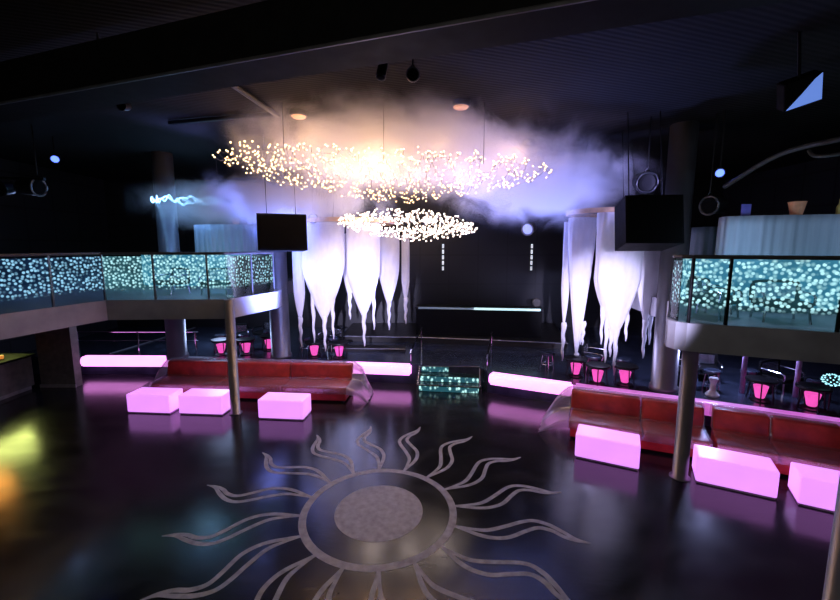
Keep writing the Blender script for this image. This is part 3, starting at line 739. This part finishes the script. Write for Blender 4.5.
stools = [(-7.0, 14.1, 'chrome legged stool behind the pink pot nearest the left thick column'), (-6.2, 14.2, 'chrome legged stool in the row under the left balcony, behind the slim column'),
          (-5.6, 14.9, 'chrome legged stool deepest under the left balcony'), (-3.0, 13.75, 'chrome legged stool behind the tables under the left drapes'),
          (-3.95, 13.7, 'chrome legged stool between the thick column and the left drapes'), (4.9, 11.3, 'chrome legged stool under the widest right drape'),
          (5.6, 11.0, 'chrome legged stool behind the table by the right thick column'), (3.75, 11.75, 'chrome legged stool left of the right drapes'),
          (7.35, 10.0, 'chrome legged stool under the right balcony, nearest the slim column'), (8.3, 10.0, 'chrome legged stool under the right balcony, between two pink pots'),
          (9.3, 9.3, 'chrome legged stool under the right balcony at the view edge')]
S0 = None
for x, y, lb in stools:
    if S0 is None: S0 = stool((x, y, .6), lb)
    else: dup(S0, (x, y, .6), random.random(), lb)
small_lathe('vase', [(.13, 0), (.15, .04), (.07, .14), (.06, .3), (.10, .44), (.08, .46)], 'white', (7.08, 9.55, .6), 'white glossy vase on the stage under the right balcony', 'vase', 24)

# ------------------------------------------------------------------ counter on the stage
t = thing('stage_counter', 'black counter with a light strip on top at the back of the stage', 'counter', (-.15, 15.55, .8), math.radians(-7.5))
b = BM(); box(b, 0, 4.7, 0, .7, 0, 1.02, .01); obj('body', b, 'dark', t)
b = BM(); box(b, -.05, 4.75, -.06, .76, 1.02, 1.09, .01); obj('worktop', b, 'black_metal', t)
b = BM(); box(b, 2.2, 4.62, -.085, -.061, 1.03, 1.11); p = obj('light_strip', b, 'strip_cyan', t); p['label'] = 'bright pale cyan strip'
b = BM(); box(b, .1, 2.2, -.085, -.061, 1.03, 1.10); p = obj('light_strip', b, 'strip_dim', t); p['label'] = 'dim left half of the strip'
t = thing('work_light', 'small round black lamp on the right end of the stage counter', 'lamp', (4.35, 15.2, 1.89))
b = BM(); tube(b, [(0, 0, 0), (0, 0, .1)], .04); obj('stand', b, 'black_metal', t)
b = BM(); lathe(b, [(.08, -.1), (.16, -.06), (.17, .08), (.13, .1)], 20, 0, 0, .22, Matrix.Rotation(PI / 2, 4, 'X').to_3x3()); obj('head', b, 'edge', t)
for (x, lb) in ((1.0, 'narrow vertical light strip on the back wall, left of the pair'), (4.85, 'narrow vertical light strip on the back wall, right of the pair')):
    t = thing('wall_light', lb, 'wall light', (x, 17.97, 3.1))
    b = BM(); box(b, -.07, .07, -.05, .03, 0, 1.25, .01); obj('housing', b, 'black_metal', t)
    for k in range(5):
        b = BM(); box(b, -.04, .04, -.065, -.05, .05 + .24 * k, .22 + .24 * k); obj('lens', b, 'strip', t)

# ------------------------------------------------------------------ hanging drapes
def cone_drape(x, y, rz, w0, ztop, zbot, label, wide=.55, drips=((0, 1.0),), dep=.45, wtop=1.0, trim=None, strand=.22):
    """closed stretched fabric cone: full width to `wide` of its length, tapering to a point, then thin strands"""
    t = thing('hanging_drape', label, 'drape', (x, y, ztop), rz)
    H = ztop - zbot; b = BM(); seg = 40; rows = 40; rings = []
    body = 1 - strand
    for j in range(rows + 1):
        v = j / rows
        if v < wide: w = wtop + (1 - wtop) * (v / wide) if wtop < 1 else wtop - (wtop - 1) * (v / wide)
        else:
            s = (v - wide) / (1 - wide); w = (1 - s ** 1.35) * .93 + .07 * (1 - s)
        w = max(w * w0, .022)
        ring = []
        for i in range(seg):
            a = 2 * PI * i / seg
            f = 1 + .05 * math.sin(a * 7 + 1.3 * math.sin(v * 5)) * (1 - .4 * v) + .03 * math.sin(a * 12 + v * 7)
            ring.append(b.verts.new((w * math.cos(a) * f, w * dep * math.sin(a) * f, -H * body * v)))
        rings.append(ring)
    for A, B in zip(rings, rings[1:]):
        for i in range(seg): b.faces.new((A[i], A[(i + 1) % seg], B[(i + 1) % seg], B[i]))
    b.faces.new(rings[-1])
    obj('fabric', b, 'drape', t, smooth=True)
    for (dx, ln) in drips:
        b = BM(); zs = -H * body * (1 - .52 * abs(dx) / max(w0, .01)) + (.25 if dx else .25)
        ze = -H * ln
        k = 14; pts = [(dx + .012 * math.sin(i * 1.1), 0, zs + (ze - zs) * i / k) for i in range(k + 1)]
        r = [.055 * (1 - i / k) ** .8 + .014 + .012 * max(0, math.sin(i * 1.25)) for i in range(k + 1)]
        tube(b, pts, r, 8); obj('strand', b, 'drape', t, smooth=True)
    return t
def hoop(cx, cy, r, z, label):
    t = thing('drape_hoop', label, 'hoop', (cx, cy, z))
    b = BM(); n = 48
    vs = [[b.verts.new((rr * math.cos(2 * PI * i / n), rr * math.sin(2 * PI * i / n), h)) for i in range(n)] for rr, h in ((r, 0), (r + .05, 0), (r + .05, .12), (r, .12))]
    for i in range(n):
        for k in range(4): b.faces.new((vs[k][i], vs[k][(i + 1) % n], vs[(k + 1) % 4][(i + 1) % n], vs[(k + 1) % 4][i]))
    obj('rim', b, 'wood', t)
    for k in range(3):
        a = k * 2 * PI / 3 + .4
        b = BM(); tube(b, [(r * math.cos(a), r * math.sin(a), .1), (r * .6 * math.cos(a), r * .6 * math.sin(a), ZC - z)], .008, 6); obj('wire', b, 'black_metal', t)
hoop(-2.25, 13.05, 1.45, 4.88, 'pale wooden hoop carrying the left white drapes')
hoop(5.05, 11.15, 1.05, 5.02, 'pale wooden hoop carrying the right white drapes')
# left group
cone_drape(-3.72, 12.55, 0, .17, 4.3, 1.05, 'narrow white drape beside the thick column in the left group', .6, ((0, 1.0),), .6)
cone_drape(-2.90, 12.25, 0, .63, 4.88, 1.0, 'widest white drape of the left group, with three drips', .42, ((0, 1.0), (-.33, .93), (.26, .9)), .5)
cone_drape(-1.70, 12.25, .1, .48, 4.88, 1.15, 'second widest white drape of the left group with one long drip', .5, ((0, 1.0), (.3, .86)), .5)
cone_drape(-2.35, 13.6, 0, .24, 4.6, 1.75, 'small white drape hanging behind the two wide ones on the left', .5, ((0, 1.0),), .6)
cone_drape(-1.02, 13.3, -.1, .34, 4.7, 1.45, 'short white drape near the right end of the left group', .5, ((0, 1.0),), .5)
cone_drape(-.48, 13.55, 0, .13, 4.55, 1.6, 'thin white drape at the right end of the left group', .65, ((0, 1.0),), .7)
# right group
cone_drape(4.10, 11.5, 0, .11, 4.86, .92, 'thin white drape at the left end of the right group', .6, ((0, 1.0),), .8)
cone_drape(4.36, 11.15, .1, .37, 4.95, .85, 'straight white drape ending in one tip over a pink pot', .08, ((0, 1.0), (.16, .85)), .6, strand=.03)
cone_drape(5.00, 10.35, 0, .57, 5.02, .85, 'widest white drape of the right group with several drips', .50, ((0.05, 1.0), (-.2, .92), (-.08, .88), (.3, .78), (-.33, .8)), .5)
cone_drape(6.0, 10.75, .1, .33, 4.9, 1.2, 'white drape next to the thick column on the right', .48, ((0, 1.0), (.15, .9)), .5)
cone_drape(4.75, 11.9, 0, .22, 4.9, 1.3, 'small white drape hanging behind the wide ones on the right', .5, ((0, 1.0),), .6)

# ------------------------------------------------------------------ loudspeakers
def speaker(c, rz, tilt, w, h, dd, label):
    t = thing('loudspeaker', label, 'loudspeaker', c, rz); t.rotation_euler = (tilt, 0, rz)
    b = BM()
    f = [(-w / 2, -dd / 2), (w / 2, -dd / 2), (w * .44, dd / 2), (-w * .44, dd / 2)]
    prism(b, f, -h / 2, h / 2); obj('cabinet', b, 'cabinet', t)
    b = BM(); box(b, -w / 2 + .03, w / 2 - .03, -dd / 2 - .02, -dd / 2, -h / 2 + .03, h / 2 - .03, .008); obj('grille', b, 'mesh', t)
    for s in (-1, 1):
        b = BM(); tube(b, [(s * w * .3, 0, h / 2), (s * w * .3, 0, h / 2 + (ZC - c[2] - h / 2) * 1.0)], .012, 6); obj('hanging_wire', b, 'black_metal', t)
speaker((-3.62, 10.9, 4.53), .35, -.05, 1.2, .92, .8, 'black loudspeaker hanging above the end of the left balcony')
speaker((4.58, 8.45, 4.64), -.12, -.20, 1.06, .95, .8, 'black loudspeaker hanging above the rounded end of the right balcony')

# ------------------------------------------------------------------ fairy light clouds
def fairy(name, c, rx, ry, rz_, zfun, thick, count, mat, r, label, big=100):
    t = thing(name, label, 'fairy lights', c)
    pts = []
    for k in range(count):
        while True:
            u, w = random.uniform(-1, 1), random.uniform(-1, 1)
            if u * u + w * w < 1: break
        e = math.sqrt(max(0, 1 - u * u - w * w)); s = random.choice((-1, 1))
        ta = thick(u)
        pts.append(Vector((u * rx, w * ry, zfun(u) + s * e * ta * random.uniform(.2, 1) + random.uniform(-.05, .05))))
    pts.sort(key=lambda p: p.y)
    ico = BM(); bmesh.ops.create_icosphere(ico, subdivisions=1, radius=r)
    me = bpy.data.meshes.new('bulb'); ico.to_mesh(me); ico.free(); me.materials.append(M[mat])
    for p in pts[:big]:
        o = bpy.data.objects.new('bulb', me); COL.objects.link(o); o.parent = t; o.location = p
    b = BM()
    for p in pts[big:]:
        bmesh.ops.create_icosphere(b, subdivisions=1, radius=r, matrix=Matrix.Translation(p))
    if len(pts) > big:
        o = obj('bulb_swarm', b, mat, t); o['kind'] = 'stuff'
    # string of wire running from bulb to a near bulb
    b = BM(); order = sorted(pts, key=lambda p: p.x)
    for i, p in enumerate(order[:-1]):
        near = min(order[i + 1:i + 14], key=lambda q: Vector((q.x - p.x, q.y - p.y, 2.5 * (q.z - p.z))).length)
        if (near - p).length < .8 and abs(near.z - p.z) < .2: tube(b, [p, (p + near) / 2 + Vector((0, 0, -.04)), near], .004, 3)
    obj('wire', b, 'wire', t)
    b = BM()
    for s in (-.6, 0, .6):
        z0 = zfun(s) + thick(s) * .6
        tube(b, [(s * rx, 0, z0), (s * rx, 0, ZC - c[2])], .008, 6)
    obj('hanging_wire', b, 'black_metal', t)
def zf(u):   # sagging crescent: high at its left end, lowest in the middle
    return .42 * max(0, -u) ** 1.3 + .12 * max(0, u - .2) - .06
def tf(u): return .44 * (1 - .25 * max(0, u) ** 1.5)
fairy('fairy_light_cloud', (-.72, 8.5, 5.62), 3.32, 1.9, 0, zf, tf, 900, 'bulb', .0145, 'wide net of warm fairy lights hanging under the ceiling haze')
fairy('fairy_light_cloud', (-.35, 11.4, 4.80), 1.92, 1.0, 0, lambda u: -.10 * u - .02, lambda u: .46 * (1 - .3 * abs(u)), 760, 'bulb_white', .0195, 'smaller dense net of pale fairy lights below the wide warm one')

# ice blue ring at the left column head
b = BM(); n = 120; pts = []
for i in range(n):
    a = 2 * PI * i / n
    pts.append((1.02 * math.cos(a), .6 * math.sin(a), .05 * math.sin(9 * a) + .03 * math.sin(17 * a + 1)))
tube(b, pts, .022, 6, True)
pts2 = [(p[0] * .86, p[1] * .8, p[2] + .06 * math.cos(i * .9)) for i, p in enumerate(pts)]; tube(b, pts2, .016, 6, True)
t = thing('light_ring', 'ice blue light ring round the head of the left thick column', 'light ring', (-7.05, 12.7, 5.56))
obj('tube', b, 'neon', t)
b = BM(); tube(b, [(-.95, 0, .03), (-.95, 0, 1.44)], .006, 6); tube(b, [(.95, 0, .03), (.95, 0, 1.44)], .006, 6); obj('hanging_wire', b, 'black_metal', t)

# ------------------------------------------------------------------ ceiling gear
t = thing('air_duct', 'long black ceiling duct with a worn pale edge', 'duct')
P0, P1 = Vector((-11, 7.85, 0)), Vector((7, 1.75, 0)); dv = (P1 - P0).normalized(); nv = Vector((-dv.y, dv.x, 0))
b = BM(); q = [P0, P1, P1 + nv * .55, P0 + nv * .55]; prism(b, [(p.x, p.y) for p in q], 6.2, 6.75); obj('duct_body', b, 'duct', t)
b = BM(); tube(b, [P0 + Vector((0, -.02, 6.2)), P1 + Vector((0, -.02, 6.2))], .02, 6); obj('edge_strip', b, 'edge', t)
for k in range(4):
    p = P0 + dv * (3 + 4 * k) + nv * .27; b = BM(); tube(b, [(p.x, p.y, 6.7), (p.x, p.y, ZC)], .015, 6); obj('hanger', b, 'black_metal', t)
def pipe(pts, r, label, mat='black_metal'):
    b = BM(); tube(b, smooth_path(pts, 6) if len(pts) > 2 else pts, r, 8); return tag(obj('ceiling_pipe', b, mat), label, 'pipe')
pipe([(-5.6, 9.6, 6.93), (-3.1, 9.0, 6.93)], .05, 'thin black pipe on the ceiling left of the haze')
pipe([(-3.2, 7.4, 6.93), (-3.0, 9.1, 6.93)], .05, 'short black pipe on the ceiling meeting the thin one')
pipe([(6.5, 9.0, 5.45), (6.75, 8.0, 5.9), (6.95, 7.0, 5.95), (7.2, 6.2, 5.98)], .045, 'grey pipe slanting up above the right balcony', 'edge')
pipe([(6.85, 7.5, 5.86), (6.75, 7.25, 5.72), (6.9, 6.95, 5.70), (7.4, 6.6, 5.78)], .03, 'bent pale pipe near the top of the right view edge', 'edge')
pipe([(-11.5, 10, 5.85), (-8.8, 9.9, 5.75)], .04, 'black lamp bar above the left balcony')

def lamp(loc, aim, r, ln, mat, label, zt=ZC, body='black_metal', ring='black_metal'):
    t = thing('spotlight', label, 'spotlight', loc)
    dr = (Vector(aim) - Vector(loc)).normalized(); rot = Vector((0, 0, 1)).rotation_difference(dr).to_matrix()
    b = BM(); lathe(b, [(r * .6, -ln), (r * .9, -ln * .8), (r, 0), (r * .97, .001)], 20, mat=rot); obj('housing', b, body, t)
    b = BM(); lathe(b, [(r * .86, .0), (r * .8, .012), (r * .5, .02)], 20, mat=rot); obj('lens', b, mat, t)
    b = BM(); tube(b, [tuple(dr.cross(Vector((0, 0, 1))).normalized() * r * 1.0), (0, 0, r * 1.5), tuple(dr.cross(Vector((0, 0, 1))).normalized() * -r * 1.0)], .015, 6)
    tube(b, [(0, 0, r * 1.5), (0, 0, zt - loc[2])], .015, 6); obj('yoke', b, 'black_metal', t)
    b = BM(); n = 24
    tube(b, [tuple(rot @ Vector((r * math.cos(2 * PI * i / n), r * math.sin(2 * PI * i / n), .005))) for i in range(n)], r * .1, 6, True); obj('bezel', b, ring, t)
lamp((-9.45, 11, 6.43), (-6, 5, 3.2), .10, .3, 'blue_lens', 'small blue spotlight under the ceiling at the far left')
lamp((-9.05, 10, 5.58), (-5, 9.9, 5.3), .20, .5, 'mesh', 'round moving head with a pale rim on the left lamp bar', ring='trim')
lamp((-10.0, 10, 5.55), (-9.5, 5, 4.5), .17, .4, 'mesh', 'unlit black moving head on the left lamp bar')
lamp((6.38, 9, 5.74), (3, 3, 3.4), .095, .3, 'blue_lens', 'bright small blue spotlight above the right balcony')
lamp((6.35, 9.2, 5.08), (3.6, 8.0, 4.9), .20, .5, 'mesh', 'black spotlight with a grey rim by the right thick column', ring='edge')
lamp((5.05, 9.4, 5.6), (4.4, 5, 4.6), .22, .4, 'mesh', 'unlit black spotlight above the right loudspeaker')
lamp((3.36, 13, 4.72), (1.4, 10.5, 4.0), .19, .4, 'pale_lens', 'pale spotlight hanging right of the small fairy light net', ring='trim')
lamp((-3.05, 11.9, 4.98), (-2.6, 8, 4.4), .13, .3, 'pale_lens', 'small pale spotlight right of the left loudspeaker')
lamp((-.55, 6.1, 6.55), (-.8, 5.6, 5.0), .07, .35, 'mesh', 'slim unlit lamp hanging behind the ceiling duct')
lamp((-.1, 6.15, 6.6), (0, 5, 6.0), .09, .2, 'mesh', 'small lamp with a pale rim behind the ceiling duct', ring='trim')
lamp((-5.15, 7.45, 6.6), (-5, 5, 6.0), .08, .2, 'mesh', 'small unlit lamp on the ceiling at the upper left', ring='edge')
for (x, y, lb) in ((-2.55, 9.05, 'round warm downlight in the ceiling above the left of the haze'), (.80, 8.45, 'round warm downlight in the ceiling above the middle of the haze')):
    t = thing('downlight', lb, 'downlight', (x, y, ZC))
    b = BM(); lathe(b, [(.17, -.10), (.19, -.09), (.19, -.0), (.1, 0)], 24); obj('housing', b, 'black_metal', t)
    b = BM(); lathe(b, [(.06, -.14), (.12, -.13), (.15, -.10), (.1, -.095)], 24); obj('lens', b, 'downlight', t)
t = thing('flood_light', 'square blue floodlight at the upper right', 'floodlight', (5.30, 6.0, 6.30)); t.rotation_euler = (.5, -.3, -.35)
b = BM(); box(b, -.22, .22, -.02, .2, -.18, .20, .02); obj('housing', b, 'cabinet', t)
b = BM(); A = [b.verts.new(p) for p in ((-.2, -.03, -.16), (.2, -.03, -.16), (.2, -.03, .19), (.12, -.03, .14), (-.02, -.03, .0))]; B = [b.verts.new((v.co.x, -.02, v.co.z)) for v in A]
b.faces.new(A); b.faces.new(B[::-1])
for i in range(5): b.faces.new((A[i], A[(i + 1) % 5], B[(i + 1) % 5], B[i]))
obj('glass', b, 'flood', t)
b = BM(); tube(b, [(0, .1, .2), (0, .12, .80)], .02, 6); obj('bracket', b, 'black_metal', t)

# ------------------------------------------------------------------ haze
def haze(loc, radii, gain, ns, th, label, seed):
    b = BM(); bmesh.ops.create_icosphere(b, subdivisions=3, radius=1.0)
    for v in b.verts: v.co = Vector((v.co.x * radii[0], v.co.y * radii[1], min(v.co.z * radii[2], ZC - .01 - loc[2])))
    o = obj('haze', b, haze_mat('haze', gain, ns, th, radii, seed), loc=loc)
    return tag(o, label, 'haze', kind='stuff')
haze((-.4, 9.4, 6.30), (4.9, 2.7, 1.25), 1.7, .85, .36, 'warm lit smoke cloud round the wide fairy light net', 3.1)
haze((-4.2, 11.7, 5.40), (4.3, 1.8, 1.0), 2.8, 1.1, .36, 'blue lit smoke drifting from the light ring on the left', 11.3)
haze((3.0, 10.8, 5.80), (3.7, 2.0, 1.4), 2.4, 1.1, .40, 'blue lit smoke drifting to the right drapes', 23.7)

# ------------------------------------------------------------------ lights
def light(kind, name, loc, col, power, rad=.1, aim=None, angle=30, blend=.4):
    l = bpy.data.lights.new(name, kind); l.color = col; l.energy = power
    l.shadow_soft_size = rad
    o = bpy.data.objects.new(name, l); COL.objects.link(o); o.location = loc
    if aim: o.rotation_euler = (Vector(aim) - Vector(loc)).to_track_quat('-Z', 'Y').to_euler()
    if kind == 'SPOT': l.spot_size = math.radians(angle); l.spot_blend = blend
    return o
WARM = (1.0, .55, .23)
for k in range(14):
    u = -.9 + 1.8 * k / 13
    e = 62 * math.exp(-((u + .16) / .22) ** 2) + 17
    light('POINT', 'fairy_glow', (-.72 + 3.3 * u, 8.8 + .8 * (k % 3), 6.0 + .30 * (k % 2) + zf(u)), WARM, e, .25)
for x in (-1.4, -.3, .7):
    light('POINT', 'fairy_glow', (x, 11.3, 4.95), (1.0, .80, .74), 22, .25)
# blue and lavender lights added to tint the smoke, most without a fixture
light('SPOT', 'smoke_wash', (-3.3, 10.9, 1.3), (.20, .26, 1.0), 6500, .3, (-4.9, 11.8, 5.5), 62, .9)
light('SPOT', 'smoke_wash', (2.5, 12.9, 1.2), (.20, .27, 1.0), 4000, .3, (2.5, 10.6, 5.9), 70, .9)
light('SPOT', 'smoke_wash', (6.0, 8.8, 5.5), (.40, .38, 1.0), 900, .3, (2.5, 10.4, 6.0), 80, .9)
light('SPOT', 'smoke_wash', (-.3, 12.9, 4.2), (.46, .42, 1.0), 350, .3, (-.3, 9.8, 6.4), 110, .9)
light('SPOT', 'smoke_wash', (-.4, 13.2, 1.2), (.30, .34, 1.0), 2600, .3, (-2.2, 11.0, 5.6), 62, .9)
light('POINT', 'balcony_fill', (-3.7, 11.7, 4.95), (.28, .34, 1.0), 90, .4)  # added blue point light for the smoke by the left balcony end
light('POINT', 'ring_glow', (-7.0, 12.4, 5.5), (.20, .42, 1.0), 45, .4)
# projectors on the white drapes
light('SPOT', 'drape_projector', (-.9, -1.2, 4.3), (.64, .60, 1.0), 18500, .06, (-2.2, 12.6, 2.65), 17, .8)
light('SPOT', 'drape_projector', (1.2, -1.2, 4.3), (.64, .60, 1.0), 17500, .06, (4.85, 10.9, 2.65), 15, .8)
# point lights added between the drapes to brighten them
light('POINT', 'drape_fill', (-2.2, 13.0, 2.4), (.5, .5, 1.0), 60, .8)
light('POINT', 'drape_fill', (5.1, 11.2, 2.4), (.6, .55, 1.0), 70, .4)
# point lights added over the balconies, for the LED glow on the curtains
light('POINT', 'balcony_fill', (-6.4, 11.5, 4.1), (.40, .70, 1.0), 16, .4)
light('POINT', 'balcony_fill', (5.9, 7.6, 4.3), (.42, .62, 1.0), 26, .15)
light('POINT', 'balcony_fill', (8.2, 6.4, 4.6), (.42, .62, 1.0), 30, .15)
light('POINT', 'balcony_fill', (-10.5, 11.5, 5.2), (.35, .5, 1.0), 12, .15)
# lamps over the bar, under the left balcony
light('SPOT', 'bar_spot', (-13.0, 12.2, 2.2), (.75, .85, .22), 190, .7, (-9.2, 8.8, 0), 46, .9)
light('SPOT', 'bar_spot', (-11.3, 10.0, 2.2), (1.0, .36, .06), 90, .5, (-8.0, 7.2, 0), 60, .9)
# bluish fill lights added under the right and left balconies
light('POINT', 'under_balcony_fill', (7.6, 10.2, 2.1), (.45, .50, 1.0), 130, .1)
light('POINT', 'under_balcony_fill', (-7.3, 14.7, 2.15), (.45, .6, 1.0), 130, .5)
# dim fill lights added behind the camera, without fixtures
for x in (-5, 0, 5):
    light('POINT', 'fill_light', (x, -1.5, 5.6), (.92, .88, .88), 85, .4)

w = bpy.data.worlds.new('room'); S.world = w; w.use_nodes = True
w.node_tree.nodes['Background'].inputs[0].default_value = (.02, .02, .03, 1); w.node_tree.nodes['Background'].inputs[1].default_value = .2

# ------------------------------------------------------------------ camera
cd = bpy.data.cameras.new('camera'); cam = bpy.data.objects.new('camera', cd); COL.objects.link(cam)
cd.sensor_width = 36; cd.lens = 410 / 840 * 36; cd.clip_start = .05
cam.location = (0, 0, 4.2); cam.rotation_euler = (math.radians(82.5), 0, 0)
S.camera = cam
S.view_settings.view_transform = 'Standard'; S.view_settings.look = 'None'; S.view_settings.exposure = 0; S.view_settings.gamma = 1
S.view_settings.use_curve_mapping = False
c = S.cycles
c.max_bounces = 8; c.diffuse_bounces = 3; c.glossy_bounces = 4; c.transmission_bounces = 4; c.volume_bounces = 2; c.transparent_max_bounces = 16
c.sample_clamp_indirect = 4; c.caustics_reflective = False; c.caustics_refractive = False
c.use_denoising = True; c.volume_step_rate = 2.0; c.volume_max_steps = 128
